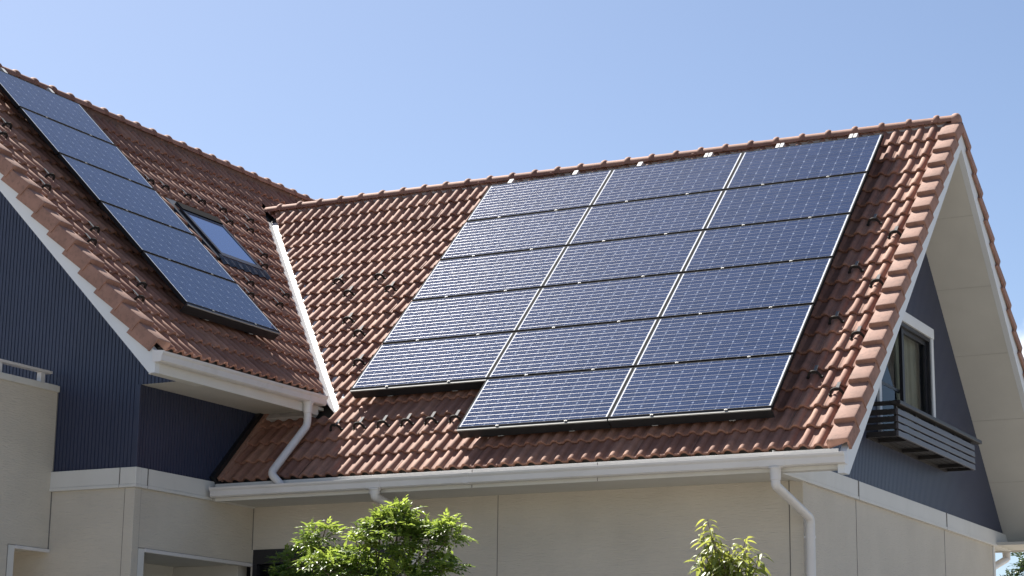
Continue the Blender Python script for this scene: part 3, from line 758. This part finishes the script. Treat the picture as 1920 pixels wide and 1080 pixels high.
# --- balcony on the cross wing's gable, with porch opening below
PX, PZ = -2.138, -4.662
mb = MB()
mb.box(PX-.15, PX, -7.4, YWL-.002, PZ, -3.11); mb.box(PX-.15, PX-.0005, -7.4, -5.37, -G, PZ-.001); mb.box(-5.2, PX-.151, -7.4, -7.25, -G, -3.11)
par = mb.build('parapet', M['stucco'], house)
mb = MB(); mb.box(-5.2, PX-.151, -7.24, YWL-.002, PZ+.002, PZ+.12); mb.build('balcony_floor', M['soffit'], par)
mb = MB(); mb.box(PX-.17, PX+.022, -7.42, YWL+.03 if False else YWL-.001, -3.109, -3.045, .006); mb.build('coping', M['trim'], par)
mb = MB(); mb.box(PX-.10, PX-.02, -7.4, -4.965, -2.935, -2.908, .004); mb.build('handrail', M['gutter'], par)
for y in (-5.09, -5.70, -6.35, -7.0):
    mb = MB(); mb.box(PX-.085, PX-.03, y-.03, y+.03, -3.044, -2.936, .003); mb.build('post', M['gutter'], par)
mb = MB(); mb.box(PX-.02, PX+.02, -5.37, YWL-.0, PZ-.022, PZ+.01, .003); mb.build('drip_edge', M['gutter'], par)
mb = MB(); mb.box(PX-.005, PX+.007, -5.455, -5.372, -G, PZ+.006, .002); mb.build('jamb_trim', M['trim'], par)
boxes('sealant_line', M['joint'], par, [(PX-.01, PX+.003, -5.463, -5.457, -G, PZ+.009), (PX-.01, PX+.003, -5.463, YWL, PZ+.0105, PZ+.015), (PX-.01, PX+.006, YWL-.010, YWL-.001, PZ, -3.11)])

# ------------------------------------------------------------------ solar panels
PW, PH_, W_, H_, GAP = 1.576, .7999, 1.6, .8239, .012
def panel_meshes():
    fr = MB(); b = .011
    fr.box(.004, PW-.004, 0, b, -.038, -.0002); fr.box(.004, PW-.004, PH_-b, PH_, -.038, -.0002)
    sr = MB(); sr.box(-.0095, .0038, .002, PH_-.002, -.038, .0); so_ = sr.build('side_frame', M['sideframe'], None, local=True)
    fr.box(b, PW-b, b, PH_-b, -.036, -.030)
    fo = fr.build('frame', M['frame'], None, local=True)
    gl = MB(); mxm, mym = .016, .004
    cw = (PW-.008-2*mxm)/12; ch = (PH_-2*b-2*mym)/6
    u0, v0 = -mxm/cw, -mym/ch
    gl.quad((.004, b, -.0025), (PW-.004, b, -.0025), (PW-.004, PH_-b, -.0025), (.004, PH_-b, -.0025), uv=((u0, v0), (12-u0, v0), (12-u0, 6-v0), (u0, 6-v0)))
    go = gl.build('glass', M['pv'], None, local=True, recalc=False)
    cl = MB(); cl.box(-.015, .015, -.015, .001, -.003, .001, .0004); cl.tube([(0, -.006, .001), (0, -.006, .0045)], .006, 8)
    co = cl.build('clamp', M['alu'], None, local=True)
    return fo, go, co, so_
PF, PG, PC, PS = panel_meshes(); first = [True]
def panel(F, c, r, u_base, s_base, label, group, bottom=False, cover_l=0, cover_r=0):
    """F slope, column c along the ridge, row r down the slope"""
    root = bpy.data.objects.new('solar_panel', None); col.objects.link(root); root.empty_display_size = .2
    tag(root, label, 'solar panel', group)
    root.matrix_world = frame_matrix(F, u_base + c*W_ + GAP, s_base + (r+1)*H_ - GAP, .14)
    parts = []
    for src in (PF, PG):
        o = src if first[0] else src.copy()
        if not first[0]: col.objects.link(o)
        o.parent = root; parts.append(o)
    for i, px in enumerate((0, PW)):
        o = PS if (first[0] and i == 0) else PS.copy()
        if o is not PS: col.objects.link(o)
        o.parent = root; o.location = (px, 0, 0)
        if i: o.scale.x = -1
    for i, fx in enumerate((.27, .73)):
        o = PC if (first[0] and i == 0) else PC.copy()
        if o is not PC: col.objects.link(o)
        o.parent = root; o.location = (PW*fx, 0, 0)
    first[0] = False
    if bottom:
        e = MB(); e.hexa([(-.006, -.012, -.118), (PW+.006, -.012, -.118), (PW+.006, -.004, -.118), (-.006, -.004, -.118), (-.006, -.030, -.012), (PW+.006, -.030, -.012), (PW+.006, -.004, -.004), (-.006, -.004, -.004)])
        ec = e.build('edge_cover', M['dark'], root, local=True)
        e = MB(); e.hexa([(-.006, -.034, -.020), (PW+.006, -.034, -.020), (PW+.006, -.0305, -.020), (-.006, -.0305, -.020), (-.006, -.034, -.008), (PW+.006, -.034, -.008), (PW+.006, -.024, -.0065), (-.006, -.024, -.0065)]); e.build('cover_glint', M['alu'], ec, local=True)  # pale strip stands in for the sun glint along the cover's edge
        for q in (.27, .75):
            e = MB(); e.box(PW*q-.03, PW*q+.03, -.0155, -.011, -.121, -.114); e.build('cover_clip', M['alu'], ec, local=True)
    return root
rown = ['top', 'second', 'third', 'fourth', 'fifth', 'bottom']; coln = ['left', 'middle', 'right']
sR0 = (.33-.14*S2)/S2
for c in range(3):
    for r in range(6):
        if c == 0 and r == 5: continue
        if c == 0 and r == 4: lab = 'solar panel at the foot of the short left column, over the bare tiles'
        elif r == 0: lab = f'solar panel of the {coln[c]} column, topmost, just under the ridge tiles of the front roof'
        elif r == 5: lab = f'lowest solar panel of the {coln[c]} column with black edge cover above the long gutter'
        else: lab = f'solar panel, {rown[r]} from the ridge in the {coln[c]} column of the big front array'
        panel(FR, c, r, 0, sR0, lab, 'solar panels in the big array on the front roof', bottom=(r == 5 or (c == 0 and r == 4)))
sL0 = (3.94-3.6916-.14*S2)/S2
lab5 = ['topmost blue panel of the narrow array, under the ridge, cut by the picture edge', 'second blue solar panel from the ridge in the narrow single column array', 'middle blue solar panel of the narrow array, left of the roof window head',
        'fourth blue solar panel of the narrow array, beside the roof window foot', 'lowest blue solar panel of the narrow array with black edge cover over shaded tiles']
OLY = -3.0737 - W_
for r in range(5):
    panel(FL, 0, r, OLY, sL0, lab5[r], 'solar panels in the narrow array on the cross roof', bottom=(r == 4))
# mounting frames carrying the arrays
def mount(F, us, s0, s1, label, tabs):
    p = F(sum(us)/len(us), s1, 0); root = empty('mounting_frame', (p.x, p.y, p.z+G)); tag(root, label, 'mounting frame')
    for i, u in enumerate(us):
        mb = MB(); mb.fbox(F, u-.02, u+.02, s0-.03, s1-.03, -.004, .100); rl_ = mb.build('rail', M['frame'], root, origin=(p.x, p.y, p.z+G))
        mb = MB(); w = .020
        if tabs[i] == 2:
            for d in (-.025, .025): mb.fbox(F, u+d-w, u+d+w, s0-.09, s0+.004, .101, .136, .003)
        else: mb.fbox(F, u-.028, u+.028, s0-.09, s0+.004, .101, .136, .003)
        mb.build('rail_end', M['white'], rl_, origin=(p.x, p.y, p.z+G))
us = [.25, 1.10, 1.92, 2.76, 3.61, 4.45]
mount(FR, us[:2], sR0, sR0+5*H_, 'rails with white end brackets under the short left column of panels', [1, 1])
mount(FR, us[2:], sR0, sR0+6*H_, 'rails with white end brackets under the two long columns of panels', [1, 2, 2, 2])
mount(FL, [OLY+.25*W_, OLY+.73*W_], sL0, sL0+5*H_, 'rails under the narrow single column array on the cross roof', [1, 1])

# ------------------------------------------------------------------ trees
def leaflet(mb, p, d, nrm, L, w, uvx, curl=.0, segs=2):
    """pointed leaf blade folded at the midrib, from p along d"""
    d = d.normalized(); sd = d.cross(nrm).normalized(); n = sd.cross(d)
    prev = [mb.v(p)]; pts = [p]
    mid = []; le = []; re_ = []
    for i in range(1, segs+2):
        t = i/(segs+1); q = p + d*L*t - n*curl*L*t*t
        ww = w*sin(pi*min(t*.95+.08, 1))**.8 if t < 1 else 0
        mid.append(q); le.append(q + sd*ww*.5 + n*w*.14); re_.append(q - sd*ww*.5 + n*w*.14)
    v0 = mb.v(p); pm = v0; pl = pr = None
    for i in range(segs):
        m_, l_, r_ = mb.v(mid[i]), mb.v(le[i]), mb.v(re_[i])
        if pl is None: mb.face([pm, m_, l_], [(uvx, 0)]*3); mb.face([pm, r_, m_], [(uvx, 0)]*3)
        else: mb.face([pm, m_, l_, pl], [(uvx, 0)]*4); mb.face([pm, pr, r_, m_], [(uvx, 0)]*4)
        pm, pl, pr = m_, l_, r_
    t_ = mb.v(mid[-1]); mb.face([pm, t_, pl], [(uvx, 0)]*3); mb.face([pm, pr, t_], [(uvx, 0)]*3)
def rvec(r): 
    while True:
        v = Vector((r.uniform(-1, 1), r.uniform(-1, 1), r.uniform(-1, 1)))
        if .05 < v.length < 1: return v.normalized()
def pinnate(mb, p, d, r, size, bright):
    """one compound leaf: arching rachis with opposite leaflets"""
    d = d.normalized(); side = d.cross(Vector((0, 0, 1)));
    if side.length < .1: side = Vector((1, 0, 0))
    side.normalize(); nrm = side.cross(d).normalized()
    nrm = (nrm + rvec(r)*.25).normalized(); side = d.cross(nrm).normalized()
    pairs = r.choice((2, 3, 3, 4)); L = size*r.uniform(.8, 1.2); droop = r.uniform(.15, .45)
    for i in range(pairs+1):
        t = (i+.8)/(pairs+.8); q = p + d*L*t - Vector((0, 0, 1))*droop*L*t*t
        dd = (d - Vector((0, 0, 1))*droop*1.3*t).normalized()
        b = min(1, max(0, bright + r.uniform(-.18, .18)))
        ll = L*.40*r.uniform(.85, 1.1)*(1-.25*abs(t-.6))
        if i == pairs: leaflet(mb, q, dd, nrm, ll*1.1, ll*.46, b, .15)
        else:
            for sg in (-1, 1):
                leaflet(mb, q, (dd*.75 + side*sg*.75 + rvec(r)*.12), (nrm + rvec(r)*.45).normalized(), ll, ll*.46, b, .2)
def limb(mb, a, b, r0, r1, r, k=5):
    a, b = Vector(a), Vector(b); pts = []
    for i in range(k+1):
        t = i/k; pts.append(a.lerp(b, t) + rvec(r)*.02*(b-a).length*(1 if 0 < i < k else 0) + Vector((0, 0, .06*(b-a).length*sin(pi*t))))
    mb.tube(pts, [r0 + (r1-r0)*i/k for i in range(k+1)], 8)
def pinnate_tree(base, fork, lumps, label, seed, matname, size=.122, density=1.0, name='garden_tree'):
    r = random.Random(seed); bx, by = base
    root = empty(name, (bx, by, 0)); tag(root, label, 'tree')
    org = (bx, by, 0)
    tr = MB(); tr.tube([(bx, by, -G), (bx+.03, by, -G+1.0), (bx-.02, by+.02, -G+1.8), fork], [.055, .045, .038, .03], 10)
    cr = MB()
    for (cx, cy, cz, rx, ry, rz, nsh, br) in lumps:
        c = Vector((cx, cy, cz)); limb(tr, fork, (cx, cy, cz-.1*rz), .013, .005, r)
        for _ in range(int(nsh*density)):
            # a shoot from the lump's heart to its skin carrying a tuft of compound leaves
            v = rvec(r); v.z = v.z*.8 + .22; f = r.uniform(.45, 1.0)
            e = c + Vector((v.x*rx, v.y*ry, v.z*rz))*f
            st = c + (e-c)*.35
            tr.tube([st, (st+e)/2 + Vector((0, 0, .02)), e], [.006, .004, .002], 5, caps=False)
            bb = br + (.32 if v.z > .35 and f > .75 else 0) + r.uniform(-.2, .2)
            nl = r.choice((5, 6, 7, 8))
            for q in range(nl):
                a = 2*pi*q/nl + r.uniform(-.4, .4)
                out = (e-c).normalized()
                d = (out*.55 + Vector((cos(a), sin(a), r.uniform(.0, .6)))*.9)
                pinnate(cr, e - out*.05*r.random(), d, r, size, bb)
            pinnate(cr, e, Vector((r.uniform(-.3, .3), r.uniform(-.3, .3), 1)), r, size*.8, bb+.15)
    tr.build('trunk', M['bark'], root, smooth=60, origin=org); cr.build('crown', M[matname], root, origin=org, recalc=False)
    return root
pinnate_tree((1.85, -5.25), (1.85, -5.25, -5.55), [
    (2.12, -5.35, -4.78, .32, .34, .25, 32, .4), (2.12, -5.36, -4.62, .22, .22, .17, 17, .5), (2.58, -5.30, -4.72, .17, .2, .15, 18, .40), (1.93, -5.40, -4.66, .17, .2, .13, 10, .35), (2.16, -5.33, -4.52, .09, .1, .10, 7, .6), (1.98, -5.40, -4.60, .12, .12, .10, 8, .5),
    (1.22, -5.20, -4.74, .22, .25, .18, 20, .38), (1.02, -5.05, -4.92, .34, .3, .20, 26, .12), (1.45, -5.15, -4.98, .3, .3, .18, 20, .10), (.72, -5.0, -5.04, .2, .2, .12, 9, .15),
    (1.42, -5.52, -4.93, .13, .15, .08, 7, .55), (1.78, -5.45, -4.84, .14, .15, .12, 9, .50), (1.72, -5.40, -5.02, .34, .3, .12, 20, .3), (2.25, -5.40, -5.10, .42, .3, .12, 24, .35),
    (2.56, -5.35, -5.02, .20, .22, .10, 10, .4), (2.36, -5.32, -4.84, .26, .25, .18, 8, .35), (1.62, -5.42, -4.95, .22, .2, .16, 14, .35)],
    'leafy garden tree with glossy pinnate leaves in front of the eave wall, half in shade', 3, 'leaf_ash')
pinnate_tree((4.25, 8.0), (4.25, 8.0, -5.2), [(4.32, 8.0, -4.12, .42, .4, .36, 40, .2), (4.0, 7.9, -4.22, .2, .2, .14, 12, .2), (4.5, 8.1, -3.85, .3, .3, .2, 16, .3), (4.3, 8, -4.6, .5, .45, .4, 40, .1)],
    'tree with shade-darkened leaves beyond the far eave corner, below the downpipe', 9, 'leaf_shaded', size=.15)

def plum_tree(base, shoots, label, seed):
    r = random.Random(seed); bx, by = base; root = empty('young_tree', (bx, by, 0)); tag(root, label, 'tree'); org = (bx, by, 0)
    tr = MB(); cr = MB(); fork = Vector((bx, by, -5.6))
    tr.tube([(bx, by, -G), (bx+.02, by, -G+1.2), fork], [.03, .024, .018], 10)
    for (tx, ty, tz, h, n, br) in shoots:
        tip = Vector((tx, ty, tz)); foot = Vector((bx + (tx-bx)*.45, by + (ty-by)*.4, tz-h))
        mid = (tip+foot)/2 + Vector((r.uniform(-.03, .03), r.uniform(-.03, .03), 0))
        tr.tube([fork, foot, mid, tip], [.012, .008, .005, .002], 6, caps=False)
        n = int(n*.9)
        for i in range(n):
            t = i/(n-1); p = foot.lerp(mid, t*2) if t < .5 else mid.lerp(tip, t*2-1)
            a = i*2.4 + r.uniform(-.4, .4)
            d = Vector((cos(a), sin(a), .35 - .75*(1-t) + r.uniform(-.3, .3)))
            pe = p + d.normalized()*.018
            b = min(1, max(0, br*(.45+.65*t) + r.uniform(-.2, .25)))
            L = r.uniform(.085, .13)*(1.05-.3*t)
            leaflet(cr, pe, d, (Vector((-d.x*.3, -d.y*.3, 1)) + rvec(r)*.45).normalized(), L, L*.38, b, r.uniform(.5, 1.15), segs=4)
    tr.build('trunk', M['bark'], root, smooth=60, origin=org); cr.build('crown', M['leaf_plum'], root, origin=org, recalc=False)
plum_tree((5.18, -5.5), [(5.01, -5.5, -4.70, .45, 44, .9), (4.95, -5.45, -4.80, .36, 34, .75), (5.08, -5.58, -4.84, .34, 34, .7), (5.20, -5.5, -4.90, .3, 30, .75), (5.33, -5.5, -4.86, .36, 40, .85), (5.43, -5.45, -4.97, .28, 28, .6),
    (5.38, -5.6, -4.95, .3, 26, .7), (4.98, -5.6, -4.98, .3, 30, .5), (5.12, -5.4, -5.0, .3, 34, .45), (5.27, -5.6, -5.02, .3, 34, .45), (4.92, -5.5, -5.02, .25, 22, .5), (5.18, -5.62, -4.97, .3, 28, .6), (5.40, -5.52, -5.08, .25, 24, .4)],
    'young tree with drooping yellow green leaves beside the corner downpipe', 5)
